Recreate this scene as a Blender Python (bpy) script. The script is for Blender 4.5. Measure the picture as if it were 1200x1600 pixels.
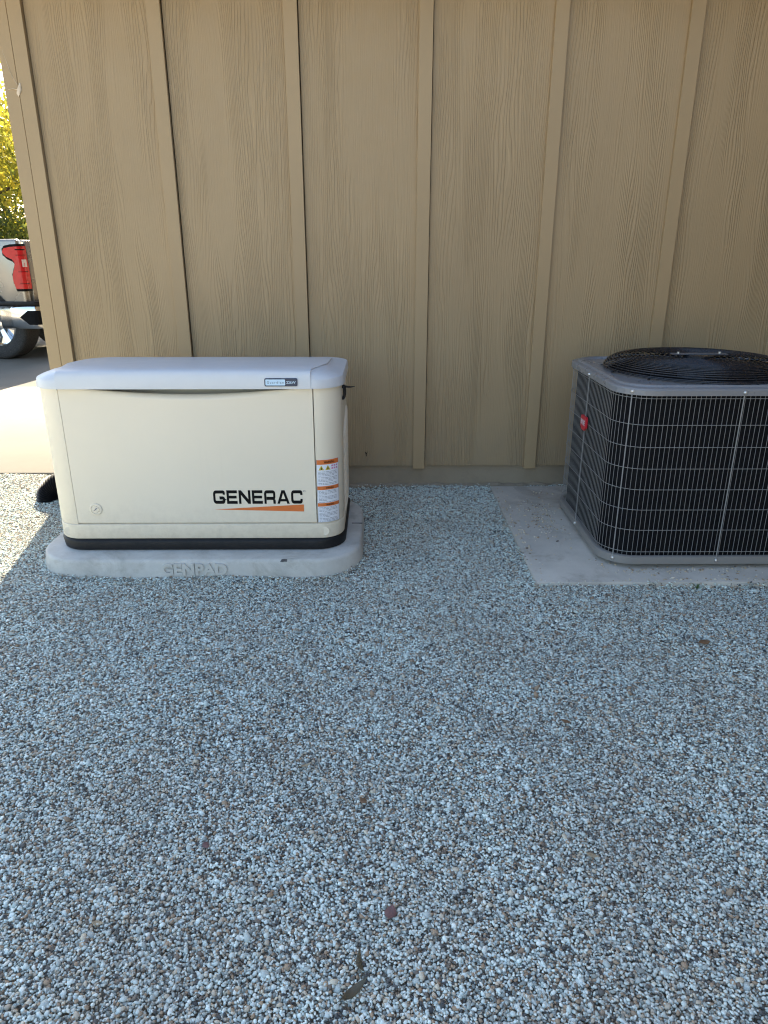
import bpy, bmesh, math, random
import numpy as np
from mathutils import Vector, Matrix
R = math.radians
for o in list(bpy.data.objects): bpy.data.objects.remove(o)
scene = bpy.context.scene
C = scene.collection

# ---------------------------------------------------------------- camera, sky, sun, exposure
cam_d = bpy.data.cameras.new('camera'); cam = bpy.data.objects.new('camera', cam_d); C.objects.link(cam)
cam.location = (0, 0, 1.27); cam.rotation_euler = (R(69.8), 0, R(-0.45))
cam_d.sensor_fit = 'HORIZONTAL'; cam_d.sensor_width = 36; cam_d.lens = 1109/1200*36
cam_d.clip_start = 0.05; cam_d.clip_end = 2000
scene.camera = cam
SUN_EL = 32
sun_dir = Vector((0.18, -1.0, -math.tan(R(SUN_EL))*1.016)).normalized()      # the way the light travels
world = bpy.data.worlds.new('World'); scene.world = world; world.use_nodes = True
wn = world.node_tree; bg = wn.nodes['Background']
sky = wn.nodes.new('ShaderNodeTexSky'); sky.sky_type = 'NISHITA'; sky.sun_disc = False
sky.sun_elevation = R(SUN_EL); sky.sun_rotation = math.atan2(-0.18, 1.0)
sky.air_density = 1.0; sky.dust_density = 1.5; sky.ozone_density = 0.55
wn.links.new(sky.outputs[0], bg.inputs[0]); bg.inputs[1].default_value = 0.11
sl = bpy.data.lights.new('sun', 'SUN'); sl.energy = 5.0; sl.angle = R(0.53); sl.color = (1.0, 0.88, 0.68)
sun = bpy.data.objects.new('sun', sl); C.objects.link(sun)
sun.rotation_euler = sun_dir.to_track_quat('-Z', 'Y').to_euler(); sun.location = (-3, 20, 14)
vs = scene.view_settings
vs.view_transform = 'Standard'; vs.look = 'None'; vs.gamma = 1; vs.use_curve_mapping = False; vs.exposure = 2.20
scene.cycles.pixel_filter_type = 'BLACKMAN_HARRIS'; scene.cycles.filter_width = 1.15

# ---------------------------------------------------------------- helpers
def tag(o, label=None, cat=None, group=None, kind=None):
    if label: o['label'] = label
    if cat: o['category'] = cat
    if group: o['group'] = group
    if kind: o['kind'] = kind
    return o
def empty(name, loc, label=None, cat=None, group=None, rz=0):
    o = bpy.data.objects.new(name, None); C.objects.link(o)
    o.location = loc; o.rotation_euler = (0, 0, rz); o.empty_display_size = 0.1
    return tag(o, label, cat, group)
def link(name, me, parent=None):
    o = bpy.data.objects.new(name, me); C.objects.link(o)
    if parent:
        o.parent = parent
        # coordinates of parts are given in world space when their thing has no rotation
        o.matrix_parent_inverse = Matrix.Identity(4)
    return o
class MB:
    """collects faces; build() links them as one mesh object. org is subtracted so that parts sit in their thing's frame"""
    def __init__(s, org=(0, 0, 0)): s.v = []; s.f = []; s.o = Vector(org)
    def add(s, vs, fs):
        n = len(s.v); s.v += [tuple(Vector(p) - s.o) for p in vs]; s.f += [tuple(i+n for i in f) for f in fs]; return s
    def box(s, x0, x1, y0, y1, z0, z1):
        return s.add([(x0,y0,z0),(x1,y0,z0),(x1,y1,z0),(x0,y1,z0),(x0,y0,z1),(x1,y0,z1),(x1,y1,z1),(x0,y1,z1)],
                     [(3,2,1,0),(4,5,6,7),(0,1,5,4),(1,2,6,5),(2,3,7,6),(3,0,4,7)])
    def loft(s, rings, cap0=True, cap1=True, closed=True):
        n = len(rings[0]); vs = [p for r in rings for p in r]; fs = []
        for i in range(len(rings)-1):
            for j in range(n if closed else n-1):
                k = (j+1) % n; fs.append((i*n+j, i*n+k, (i+1)*n+k, (i+1)*n+j))
        if cap0: fs.append(tuple(range(n-1, -1, -1)))
        if cap1: fs.append(tuple((len(rings)-1)*n+j for j in range(n)))
        return s.add(vs, fs)
    def tube(s, pts, r, n=6, caps=True, closed=False):
        pts = [Vector(p) for p in pts]; m = len(pts); rings = []; prev = None
        for i, p in enumerate(pts):
            if closed: t = pts[(i+1) % m] - pts[i-1]
            else: t = pts[min(i+1, m-1)] - pts[max(i-1, 0)]
            t.normalize()
            ref = prev if prev is not None else (Vector((0,0,1)) if abs(t.z) < .9 else Vector((1,0,0)))
            a = (ref - t*ref.dot(t))
            if a.length < 1e-6: a = t.orthogonal()
            a.normalize(); b = t.cross(a); prev = a
            rr_ = r[i] if isinstance(r, (list, tuple)) else r
            rings.append([p + a*math.cos(2*math.pi*k/n)*rr_ + b*math.sin(2*math.pi*k/n)*rr_ for k in range(n)])
        if closed: return s.loft(rings + [rings[0]], False, False)
        return s.loft(rings, caps, caps)
    def prism(s, poly, axis, a, b):
        """poly: 2-D outline; axis 'x','y','z' of extrusion from a to b"""
        def P(u, v, w): return {'x': (w,u,v), 'y': (u,w,v), 'z': (u,v,w)}[axis]
        n = len(poly)
        return s.add([P(u,v,a) for u,v in poly] + [P(u,v,b) for u,v in poly],
                     [tuple(range(n)), tuple(range(2*n-1, n-1, -1))] + [(i, i+n, (i+1) % n+n, (i+1) % n) for i in range(n)])
    def mesh(s, name, mat, smooth=None, bevel=0, seg=2, wn_=False, fix=True):
        me = bpy.data.meshes.new(name); me.from_pydata(s.v, [], s.f)
        bm = bmesh.new(); bm.from_mesh(me)
        bmesh.ops.remove_doubles(bm, verts=bm.verts, dist=1e-6)
        if fix: bmesh.ops.recalc_face_normals(bm, faces=bm.faces)
        if bevel:
            es = [e for e in bm.edges if len(e.link_faces) == 2 and e.calc_face_angle(0) > R(28)]
            bmesh.ops.bevel(bm, geom=es, offset=bevel, segments=seg, profile=0.5, affect='EDGES', clamp_overlap=True)
        if smooth is not None:
            for f in bm.faces: f.smooth = True
            for e in bm.edges:
                if len(e.link_faces) == 2 and e.calc_face_angle(0) > R(smooth): e.smooth = False
        bm.to_mesh(me); bm.free()
        if mat: me.materials.append(mat)
        return me
    def build(s, name, mat, parent=None, **k):
        return link(name, s.mesh(name, mat, **k), parent)
def rr(x0, x1, y0, y1, r, n=8, z=0):
    """rounded rectangle outline, counter-clockwise"""
    out = []
    for cx, cy, a0 in ((x1-r, y0+r, -90), (x1-r, y1-r, 0), (x0+r, y1-r, 90), (x0+r, y0+r, 180)):
        for i in range(n+1):
            a = R(a0 + 90*i/n); out.append((cx+r*math.cos(a), cy+r*math.sin(a), z))
    return out
def smoothstep(x): x = max(0, min(1, x)); return x*x*(3-2*x)
def text_mesh(s, size, extrude=0.0, offset=0.0, align='CENTER'):
    cu = bpy.data.curves.new('lettering', 'FONT'); cu.body = s; cu.size = size; cu.extrude = extrude; cu.offset = offset
    cu.align_x = align; cu.align_y = 'CENTER'; cu.resolution_u = 3
    o = bpy.data.objects.new('lettering', cu); C.objects.link(o)
    dg = bpy.context.evaluated_depsgraph_get(); dg.update()
    me = bpy.data.meshes.new_from_object(o.evaluated_get(dg))
    v = [tuple(p.co) for p in me.vertices]; f = [tuple(p.vertices) for p in me.polygons]
    bpy.data.objects.remove(o); bpy.data.curves.remove(cu); bpy.data.meshes.remove(me)
    return v, f
def text_fit(s, w, h, extrude=0.0, offset=0.0):
    v, f = text_mesh(s, 1.0, 0, offset)
    a = np.array(v); lo = a.min(0); hi = a.max(0); c = (lo+hi)/2
    return [((p[0]-c[0])*w/(hi[0]-lo[0]), (p[1]-c[1])*h/(hi[1]-lo[1])) for p in v], f

# ---------------------------------------------------------------- materials
class Mat:
    def __init__(s, name, col=(.5,.5,.5), rough=.5, metal=0, spec=.5):
        s.m = bpy.data.materials.new(name); s.m.use_nodes = True; s.t = s.m.node_tree
        s.b = s.t.nodes['Principled BSDF']; s.b.inputs['Base Color'].default_value = (*col, 1)
        s.b.inputs['Roughness'].default_value = rough; s.b.inputs['Metallic'].default_value = metal
        s.b.inputs['Specular IOR Level'].default_value = spec
        s.co = s.n('ShaderNodeTexCoord').outputs['Object']
    def n(s, kind, **kw):
        nd = s.t.nodes.new(kind)
        for k, v in kw.items(): setattr(nd, k, v)
        return nd
    def l(s, a, b): s.t.links.new(a, b)
    def pos(s): return s.n('ShaderNodeNewGeometry').outputs['Position']
    def mapping(s, src, scale=(1,1,1), loc=(0,0,0)):
        m = s.n('ShaderNodeMapping'); s.l(src, m.inputs[0]); m.inputs['Scale'].default_value = scale; m.inputs['Location'].default_value = loc
        return m.outputs[0]
    def noise(s, src, scale, detail=4, rough=.55, dist=0):
        t = s.n('ShaderNodeTexNoise'); s.l(src, t.inputs['Vector']); t.inputs['Scale'].default_value = scale
        t.inputs['Detail'].default_value = detail; t.inputs['Roughness'].default_value = rough; t.inputs['Distortion'].default_value = dist
        return t.outputs['Fac']
    def ramp(s, src, stops):
        r = s.n('ShaderNodeValToRGB'); s.l(src, r.inputs[0]); e = r.color_ramp.elements
        while len(e) < len(stops): e.new(.5)
        for i, (p, c) in enumerate(stops):
            e[i].position = p; e[i].color = (*c, 1) if isinstance(c, tuple) else (c, c, c, 1)
        return r.outputs[0]
    def math(s, op, a, b=None, c=None):
        m = s.n('ShaderNodeMath', operation=op)
        for i, x in enumerate((a, b, c)):
            if x is None: continue
            if isinstance(x, (int, float)): m.inputs[i].default_value = x
            else: s.l(x, m.inputs[i])
        return m.outputs[0]
    def mix(s, fac, a, b, mode='MIX'):
        m = s.n('ShaderNodeMix', data_type='RGBA', blend_type=mode)
        for key, x in ((0, fac), (6, a), (7, b)):
            if isinstance(x, (int, float)): m.inputs[key].default_value = x
            elif isinstance(x, tuple): m.inputs[key].default_value = (*x, 1)
            else: s.l(x, m.inputs[key])
        return m.outputs[2]
    def color(s, x): s.l(x, s.b.inputs['Base Color']); return s
    def rough(s, x): s.l(x, s.b.inputs['Roughness']); return s
    def bump(s, h, strength=.3, dist=.002, prev=None):
        b = s.n('ShaderNodeBump'); b.inputs['Strength'].default_value = strength; b.inputs['Distance'].default_value = dist
        s.l(h, b.inputs['Height'])
        if prev is not None: s.l(prev, b.inputs['Normal'])
        s.l(b.outputs[0], s.b.inputs['Normal']); return b.outputs[0]
def painted(name, col, rough=.4, var=.06, scale=3, dirt=.0, peel=.0, metal=0, spec=.5):
    """paint, plastic or metal with slight unevenness, optional dust and orange peel"""
    m = Mat(name, col, rough, metal, spec); p = m.pos()
    n1 = m.noise(p, scale, 5)
    lo = tuple(c*(1-var) for c in col); hi = tuple(min(1, c*(1+var)) for c in col)
    c = m.ramp(n1, [(.3, lo), (.7, hi)])
    if dirt:
        d = m.ramp(m.noise(p, scale*7, 6, .65), [(.45, 0.0), (.75, 1.0)])
        c = m.mix(m.math('MULTIPLY', d, dirt), c, (.30, .26, .21))
    m.color(c)
    m.rough(m.ramp(m.noise(p, scale*2.3, 4), [(.3, max(.05, rough-.07)), (.7, min(1, rough+.09))]))
    if peel: m.bump(m.noise(p, 420, 2), peel, .0006)
    return m.m

def siding_mat():
    m = Mat('painted_siding_tan', (.40,.30,.19), .55, 0, .35); p = m.pos()
    oi = m.n('ShaderNodeObjectInfo')
    off = m.n('ShaderNodeCombineXYZ'); m.l(m.math('MULTIPLY', oi.outputs['Random'], 37.0), off.inputs[2]); m.l(m.math('MULTIPLY', oi.outputs['Random'], 11.0), off.inputs[1])
    va = m.n('ShaderNodeVectorMath', operation='ADD'); m.l(p, va.inputs[0]); m.l(off.outputs[0], va.inputs[1]); q = va.outputs[0]
    sx = m.n('ShaderNodeSeparateXYZ'); m.l(q, sx.inputs[0])
    big = m.noise(m.mapping(q, (1, 1, .10)), 8.0, 1.5, .5)            # slow wander: cathedral figures where it folds back
    mid = m.noise(m.mapping(q, (1, 1, .10)), 32.0, 2, .5)
    xline = m.math('ADD', sx.outputs[0], sx.outputs[1])
    ph = m.math('ADD', m.math('MULTIPLY', xline, 88.0), m.math('ADD', m.math('MULTIPLY', big, 11.0), m.math('MULTIPLY', mid, 1.6)))
    wav = m.math('SINE', m.math('MULTIPLY', ph, 6.2832))
    ridge = m.ramp(m.math('MULTIPLY_ADD', wav, .5, .5), [(.28, 0.0), (.62, 1.0)])
    mask = m.ramp(m.noise(m.mapping(q, (1, 1, .13)), 7.0, 2, .5), [(.42, .05), (.62, 1.0)])   # plain strips between figured ones
    fine = m.noise(m.mapping(q, (1, 1, .05)), 260.0, 3, .6)
    h = m.math('ADD', m.math('MULTIPLY', ridge, mask), m.math('MULTIPLY', fine, .35))
    m.bump(h, .85, .0030)
    n1 = m.noise(m.mapping(p, (1, 1, .5)), 1.7, 4)
    c = m.ramp(n1, [(.3, (.302,.215,.117)), (.7, (.347,.248,.136))])
    c = m.mix(m.math('MULTIPLY', m.ramp(m.noise(p, 40, 5, .7), [(.55, 0.0), (.8, 1.0)]), .16), c, (.26,.205,.14))
    sp = m.n('ShaderNodeSeparateXYZ'); m.l(p, sp.inputs[0])
    splash = m.math('MULTIPLY', m.ramp(sp.outputs[2], [(.02, 1.0), (.42, 0.0)]), m.ramp(m.noise(p, 9, 6, .65), [(.35, .1), (.7, .75)]))   # rain-splashed dust near the ground
    c = m.mix(m.math('MULTIPLY', splash, .75), c, (.20,.175,.14))
    m.color(c); m.rough(m.ramp(m.noise(p, 14, 4), [(.3, .48), (.7, .64)]))
    return m.m
def trim_mat():
    m = Mat('painted_trim_tan', (.40,.30,.19), .55, 0, .35); p = m.pos()
    n1 = m.noise(m.mapping(p, (1, 1, .3)), 3, 5)
    m.color(m.ramp(n1, [(.3, (.316,.225,.122)), (.7, (.352,.251,.138))]))
    h = m.noise(m.mapping(p, (1, 1, .06)), 190, 3, .6); m.bump(h, .35, .0009)
    return m.m
def concrete_mat(name, a, b, dark, scale=4, stain=.4, bump=.25):
    m = Mat(name, a, .85, 0, .25); p = m.pos()
    c = m.ramp(m.noise(p, scale, 6, .62), [(.3, a), (.72, b)])
    st = m.ramp(m.noise(p, scale*.7, 7, .7, .8), [(.5, 0.0), (.72, 1.0)])
    c = m.mix(m.math('MULTIPLY', st, stain), c, dark)
    g = m.noise(p, 240, 3, .7)
    c = m.mix(m.math('MULTIPLY', m.ramp(g, [(.55, 0.0), (.72, 1.0)]), .22), c, dark)
    m.color(c)
    h = m.math('ADD', m.noise(p, 22, 5, .6), m.math('MULTIPLY', g, .5)); m.bump(h, bump, .004)
    return m.m
def gravel_mat():
    m = Mat('crushed_granite', (.4,.4,.4), .8, 0, .3); p = m.pos()
    at = m.n('ShaderNodeAttribute', attribute_name='stone')
    dusty = m.ramp(m.noise(p, 2.6, 5, .6), [(.42, 0.0), (.75, 1.0)])
    c = m.mix(m.math('MULTIPLY', dusty, .42), at.outputs['Color'], (.36,.31,.24))
    sp = m.noise(p, 900, 3, .7)
    c = m.mix(m.math('MULTIPLY', m.ramp(sp, [(.5, 0.0), (.7, 1.0)]), .35), c, (.27,.26,.24))
    m.color(c); m.bump(sp, .4, .0008)
    return m.m
def gravel_far_mat():
    m = Mat('gravel_ground', (.36,.33,.29), .9, 0, .2); p = m.pos()
    vo = m.n('ShaderNodeTexVoronoi'); m.l(p, vo.inputs['Vector']); vo.inputs['Scale'].default_value = 95
    sc = m.n('ShaderNodeSeparateColor'); m.l(vo.outputs['Color'], sc.inputs[0])
    c = m.ramp(sc.outputs[0], [(0, (.26,.22,.17)), (.35, (.46,.40,.31)), (.7, (.56,.50,.40)), (1, (.64,.58,.48))])
    c = m.mix(m.math('MULTIPLY', m.ramp(m.noise(p, .8, 6, .6), [(.4, 0.0), (.8, 1.0)]), .3), c, (.40,.33,.24))
    m.color(c); m.bump(m.math('SUBTRACT', 1.0, vo.outputs['Distance']), .8, .006)
    return m.m
def foliage_mat(name, stops):
    m = Mat(name, (.1,.12,.02), .55, 0, .3)
    at = m.n('ShaderNodeAttribute', attribute_name='leafcol')
    m.color(m.ramp(at.outputs['Fac'], stops))
    tr = m.n('ShaderNodeBsdfTranslucent'); m.l(m.b.inputs['Base Color'].links[0].from_socket, tr.inputs[0])
    mx = m.n('ShaderNodeMixShader'); mx.inputs[0].default_value = .6
    m.l(m.b.outputs[0], mx.inputs[1]); m.l(tr.outputs[0], mx.inputs[2])
    m.l(mx.outputs[0], m.t.nodes['Material Output'].inputs[0])
    return m.m
M = {}
M['siding'] = siding_mat(); M['trim'] = trim_mat()
M['stem'] = concrete_mat('painted_stem_wall', (.27,.215,.15), (.31,.25,.175), (.17,.145,.11), 6, .5, .3)
M['drive'] = concrete_mat('driveway_concrete', (.18,.165,.132), (.21,.192,.155), (.145,.13,.102), 1.5, .25, .15)
M['slab'] = concrete_mat('slab_concrete', (.44,.41,.355), (.57,.53,.46), (.25,.215,.17), 5, .75, .3)
M['pad'] = concrete_mat('precast_pad_concrete', (.46,.445,.40), (.60,.585,.53), (.29,.265,.21), 9, .7, .3)
M['gravel'] = gravel_mat(); M['gravel_far'] = gravel_far_mat()
def cream_mat():
    m = Mat('cream_powder_coat', (.735,.655,.515), .42); p = m.pos()
    c = m.ramp(m.noise(p, 2, 5), [(.3, (.72,.642,.505)), (.7, (.75,.668,.525))])
    z = m.n('ShaderNodeSeparateXYZ'); m.l(p, z.inputs[0])
    d = m.math('MULTIPLY', m.ramp(z.outputs[2], [(.13, 1.0), (.33, 0.0)]), m.ramp(m.noise(p, 26, 6, .7), [(.42, 0.0), (.75, 1.0)]))
    run = m.math('MULTIPLY', m.ramp(m.noise(m.mapping(p, (1, 1, .04)), 28, 4, .6), [(.58, 0.0), (.75, 1.0)]), m.ramp(m.noise(p, 4, 3), [(.4, 0.0), (.7, 1.0)]))
    c = m.mix(m.math('ADD', m.math('MULTIPLY', d, .38), m.math('MULTIPLY', run, .10)), c, (.40,.33,.24))
    m.color(c); m.rough(m.ramp(m.noise(p, 6, 4), [(.3, .36), (.7, .52)]))
    b1 = m.bump(m.noise(p, 3.2, 2), .10, .004); m.bump(m.noise(p, 420, 2), .12, .0006, b1)
    return m.m
M['cream'] = cream_mat()
M['lid'] = painted('lid_plastic_grey', (.585,.595,.60), .38, .02, 3, .06, .06)
M['black'] = painted('black_plastic', (.010,.010,.011), .5, .2, 8, .03, 0, 0, .25)
M['ink'] = painted('black_print', (.005,.005,.005), .7, .1, 10, 0, 0, 0, .15)
M['orange'] = painted('orange_print', (.62,.155,.03), .45, .05, 10)
M['white_print'] = painted('white_print', (.72,.74,.78), .45, .03, 10)
M['grey_print'] = painted('grey_print', (.16,.17,.20), .5, .05, 10)
M['magenta_print'] = painted('magenta_print', (.55,.22,.38), .5, .1, 60)
M['yellow_print'] = painted('yellow_print', (.55,.42,.05), .5, .1, 20)
M['badge_dark'] = painted('badge_dark_blue', (.02,.035,.07), .3, .1, 10)
M['badge_light'] = painted('badge_pale_blue', (.50,.68,.82), .3, .03, 10)
M['ac_paint'] = painted('condenser_grey_paint', (.22,.21,.195), .38, .05, 5, .12, .15)
M['ac_top'] = painted('condenser_top_paint', (.19,.195,.205), .30, .05, 5, .10, .15)
M['wire'] = painted('coated_grey_wire', (.25,.245,.235), .5, .05, 20)
M['coil'] = painted('dark_coil_fins', (.008,.008,.009), .9, .3, 60, 0, 0, 0, .1)
M['grille'] = painted('black_coated_wire', (.014,.016,.022), .28, .15, 20)
M['fan'] = painted('fan_metal', (.10,.11,.13), .4, .1, 6)
M['red_badge'] = painted('red_badge', (.50,.018,.03), .35, .05, 10)
M['screw'] = painted('screw_steel', (.62,.61,.58), .3, .05, 30, 0, 0, .8)
M['roof'] = painted('roof_shingle_brown', (.10,.08,.065), .9, .3, 12)
M['truck'] = painted('champagne_car_paint', (.34,.32,.28), .25, .04, 2, .10, 0, .55)
M['chrome'] = painted('chrome', (.75,.75,.74), .12, .02, 5, .08, 0, 1)
M['tyre'] = painted('tyre_rubber', (.022,.021,.02), .75, .2, 15, .25)
M['glass_dark'] = painted('dark_glass', (.02,.025,.03), .06, .1, 4)
M['tail_red'] = painted('red_lens', (.55,.008,.015), .12, .12, 14)
M['tail_white'] = painted('clear_lens', (.75,.62,.55), .15, .06, 14)
M['stone_wall'] = painted('grey_block_stone', (.22,.215,.21), .9, .25, 8, .2, .0)
M['bark'] = painted('bark', (.10,.075,.055), .9, .3, 9)
M['dead_leaf'] = painted('dry_brown_leaf', (.20,.115,.055), .7, .3, 30)
M['pale_leaf'] = painted('dry_pale_leaf', (.36,.29,.18), .7, .2, 30)
M['red_leaf'] = painted('dry_red_leaf', (.17,.09,.08), .7, .25, 30)
M['dark_leaf'] = painted('dry_olive_leaf', (.10,.085,.05), .6, .3, 30)
M['weed'] = painted('weed_green', (.07,.12,.03), .6, .25, 30)
M['smudge_groove'] = painted('smudge_and_groove_shade', (.09,.085,.08), .8, .3, 40)
M['silk'] = painted('cobweb_husk', (.55,.45,.33), .8, .15, 50)

# ---------------------------------------------------------------- ground and driveway
WALL = 3.85          # face of the siding; the house stands behind it
b = MB(); b.box(-220, 220, -160, 320, -.6, -.022)
tag(b.build('ground', M['gravel_far']), kind='structure')

def stone_shape(rng):
    t = (1+5**.5)/2
    v = np.array([(-1,t,0),(1,t,0),(-1,-t,0),(1,-t,0),(0,-1,t),(0,1,t),(0,-1,-t),(0,1,-t),(t,0,-1),(t,0,1),(-t,0,-1),(-t,0,1)], float)
    v /= np.linalg.norm(v[0])
    v *= (0.72 + 0.5*rng.random(12))[:, None]
    return v
ICO = np.array([(0,11,5),(0,5,1),(0,1,7),(0,7,10),(0,10,11),(1,5,9),(5,11,4),(11,10,2),(10,7,6),(7,1,8),(3,9,4),(3,4,2),(3,2,6),(3,6,8),(3,8,9),(4,9,5),(2,4,11),(6,2,10),(8,6,7),(9,8,1)])
PAL = np.array([(.74,.83,.76),(.63,.71,.65),(.48,.545,.50),(.83,.87,.78),(.26,.29,.265),(.55,.48,.36),(.38,.27,.17),(.16,.13,.10),(.06,.065,.065),(.62,.56,.42)])
PW = np.array([.20,.17,.13,.08,.10,.09,.08,.075,.065,.04])
def stones_mesh(name, xy, zz, rad, rng, mat, shapes, PAL=PAL, PW=PW):
    n = len(xy); V = np.empty((n, 12, 3)); col = np.empty((n, 12, 4)); col[..., 3] = 1
    sid = rng.integers(0, len(shapes), n)
    asp = np.stack([rad*(.8+.7*rng.random(n)), rad*(.75+.3*rng.random(n)), rad*(.40+.30*rng.random(n))], 1)
    yaw = rng.random(n)*2*math.pi; tilt = rng.normal(0, .34, n); tilt2 = rng.normal(0, .34, n)
    P = shapes[sid]*asp[:, None, :]
    def rot(P, a, i, j):
        c, s_ = np.cos(a)[:, None], np.sin(a)[:, None]; p = P[..., i]*c - P[..., j]*s_; q = P[..., i]*s_ + P[..., j]*c
        P = P.copy(); P[..., i] = p; P[..., j] = q; return P
    P = rot(P, tilt, 1, 2); P = rot(P, tilt2, 0, 2); P = rot(P, yaw, 0, 1)
    V[..., 0] = P[..., 0] + xy[:, 0, None]; V[..., 1] = P[..., 1] + xy[:, 1, None]; V[..., 2] = P[..., 2] + zz[:, None]
    cc = PAL[rng.choice(len(PAL), n, p=PW/PW.sum())]*(0.85+.3*rng.random(n))[:, None]
    col[..., :3] = cc[:, None, :]
    F = (ICO[None] + (np.arange(n)*12)[:, None, None]).reshape(-1, 3)
    me = bpy.data.meshes.new(name); me.vertices.add(n*12); me.loops.add(len(F)*3); me.polygons.add(len(F))
    me.vertices.foreach_set('co', V.reshape(-1)); me.loops.foreach_set('vertex_index', F.reshape(-1).astype(np.int32))
    me.polygons.foreach_set('loop_start', np.arange(0, len(F)*3, 3, dtype=np.int32))
    at = me.attributes.new('stone', 'FLOAT_COLOR', 'POINT'); at.data.foreach_set('color', col.reshape(-1))
    me.materials.append(mat); me.update(); me.validate()
    return me
rng = np.random.default_rng(7)
shapes = np.array([stone_shape(rng) for _ in range(14)])
TILE = .25; variants = []
for k in range(5):
    g = 60; cell = TILE/g
    gx, gy = np.meshgrid(np.arange(g), np.arange(g)); n = g*g
    xy = np.stack([gx.ravel(), gy.ravel()], 1)*cell + rng.random((n, 2))*cell*1.6 - TILE/2
    rad = .0026 + .0021*rng.random(n)**1.5; big = rng.random(n) < .08; rad[big] *= 1.6; big = rng.random(n) < .008; rad[big] *= 1.7
    me = stones_mesh('gravel_tile', xy, rng.random(n)*.008 + .001, rad, rng, M['gravel'], shapes)
    variants.append(bpy.data.objects.new('gravel_tile', me))        # source for the nodes below, not linked to the scene
pts = []
def tiles(x0, x1, y0, y1):
    for i in range(round((x1-x0)/TILE)):
        for j in range(round((y1-y0)/TILE)): pts.append((x0+(i+.5)*TILE, y0+(j+.5)*TILE))
tiles(-5.0, 2.5, .10, 3.85); tiles(-5.0, -1.75, 3.85, 4.10)
prng = random.Random(3)
def lump(x, y): return .008*math.sin(2.3*x+.6)*math.sin(2.0*y+1.3) + .006*math.sin(5.3*x-2.7*y+.4)*math.sin(3.1*y+1.9*x) + .003*math.sin(8.7*x+1.1)*math.sin(7.9*y+.5)
me = bpy.data.meshes.new('gravel'); me.from_pydata([(x, y, lump(x, y)) for x, y in pts], [], [])
a = me.attributes.new('variant', 'INT', 'POINT'); a.data.foreach_set('value', [prng.randrange(5) for _ in pts])
eul = []
for x, y in pts:                                                    # each patch is turned by quarter turns and tilted to the lie of the ground
    gx = (lump(x+.1, y)-lump(x-.1, y))/.2; gy = (lump(x, y+.1)-lump(x, y-.1))/.2
    q = Vector((0, 0, 1)).rotation_difference(Vector((-gx, -gy, 1)).normalized())
    eul += list((q.to_matrix() @ Matrix.Rotation(prng.randrange(4)*math.pi/2, 3, 'Z')).to_euler())
a = me.attributes.new('turn', 'FLOAT_VECTOR', 'POINT'); a.data.foreach_set('vector', eul)
me.materials.append(M['gravel'])
gravel = tag(link('gravel', me), 'loose blue-grey crushed gravel covering the ground', kind='stuff')
ng = bpy.data.node_groups.new('scatter_gravel', 'GeometryNodeTree')
ng.interface.new_socket('Geometry', in_out='INPUT', socket_type='NodeSocketGeometry'); ng.interface.new_socket('Geometry', in_out='OUTPUT', socket_type='NodeSocketGeometry')
gi = ng.nodes.new('NodeGroupInput'); go = ng.nodes.new('NodeGroupOutput'); N = ng.nodes.new; L = ng.links.new
jn = N('GeometryNodeJoinGeometry')
for v in variants:
    oi = N('GeometryNodeObjectInfo'); oi.inputs['Object'].default_value = v; oi.inputs['As Instance'].default_value = True; L(oi.outputs['Geometry'], jn.inputs[0])
mp = N('GeometryNodeMeshToPoints'); L(gi.outputs[0], mp.inputs['Mesh'])
ip = N('GeometryNodeInstanceOnPoints'); L(mp.outputs[0], ip.inputs['Points']); L(jn.outputs[0], ip.inputs['Instance']); ip.inputs['Pick Instance'].default_value = True
na = N('GeometryNodeInputNamedAttribute'); na.data_type = 'INT'; na.inputs['Name'].default_value = 'variant'; L(na.outputs['Attribute'], ip.inputs['Instance Index'])
nt = N('GeometryNodeInputNamedAttribute'); nt.data_type = 'FLOAT_VECTOR'; nt.inputs['Name'].default_value = 'turn'
L(nt.outputs['Attribute'], ip.inputs['Rotation'])
L(ip.outputs[0], go.inputs[0])
gm = gravel.modifiers.new('scatter', 'NODES'); gm.node_group = ng

drive = empty('driveway', (0, 0, 0)); tag(drive, kind='structure')
ys = [4.12, 7.05, 10.1, 13.2, 16.3]; xs = [-14, -11, -8, -5, -1.80]
for i in range(len(xs)-1):
    for j in range(len(ys)-1):
        if i == 3 and j >= 3: pass
        b = MB(); b.box(xs[i]+.004, xs[i+1]-.004, ys[j]+.004, ys[j+1]-.004, -.10, .012)
        b.build('slab', M['drive'], drive, bevel=.006, seg=2, smooth=30)

# ---------------------------------------------------------------- house
house = empty('house', (1.5, WALL, 0), 'tan board-and-batten house wall rising behind the generator', 'house')
HO = (1.5, WALL, 0)
EAVE = 2.55; XL = -1.75; XR = 7.2; DEP = 7.5
BX = [-1.0225 + .6235*i for i in range(13)]           # batten centres
edges = [-1.62] + BX + [XR]
for i in range(len(edges)-1):
    x0 = edges[i] + (.0365 if i else .004); x1 = edges[i+1] - .004  # gap right of each batten, added to imitate the batten's shaded side
    b = MB(HO); b.box(x0, x1, WALL, WALL+.012, .133, EAVE)
    b.build('siding_panel', M['siding'], house)
for i, x in enumerate(BX):
    b = MB(HO); b.box(x-.0325, x+.0325, WALL-.022, WALL+.002, .120, EAVE)
    b.build('batten', M['trim'], house, bevel=.0012, seg=1)
b = MB(HO); b.box(-1.684, -1.619, WALL-.024, WALL+.02, .10, EAVE); b.build('corner_board', M['trim'], house, bevel=.0012, seg=1)
b = MB(HO); b.box(-1.752, -1.6875, WALL-.020, WALL+.10, .10, EAVE); b.build('corner_board', M['trim'], house, bevel=.0012, seg=1)
b = MB(HO); b.box(-1.70, -1.66, WALL-.006, WALL+.03, .10, EAVE); b.build('corner_seal', M['trim'], house)
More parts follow.
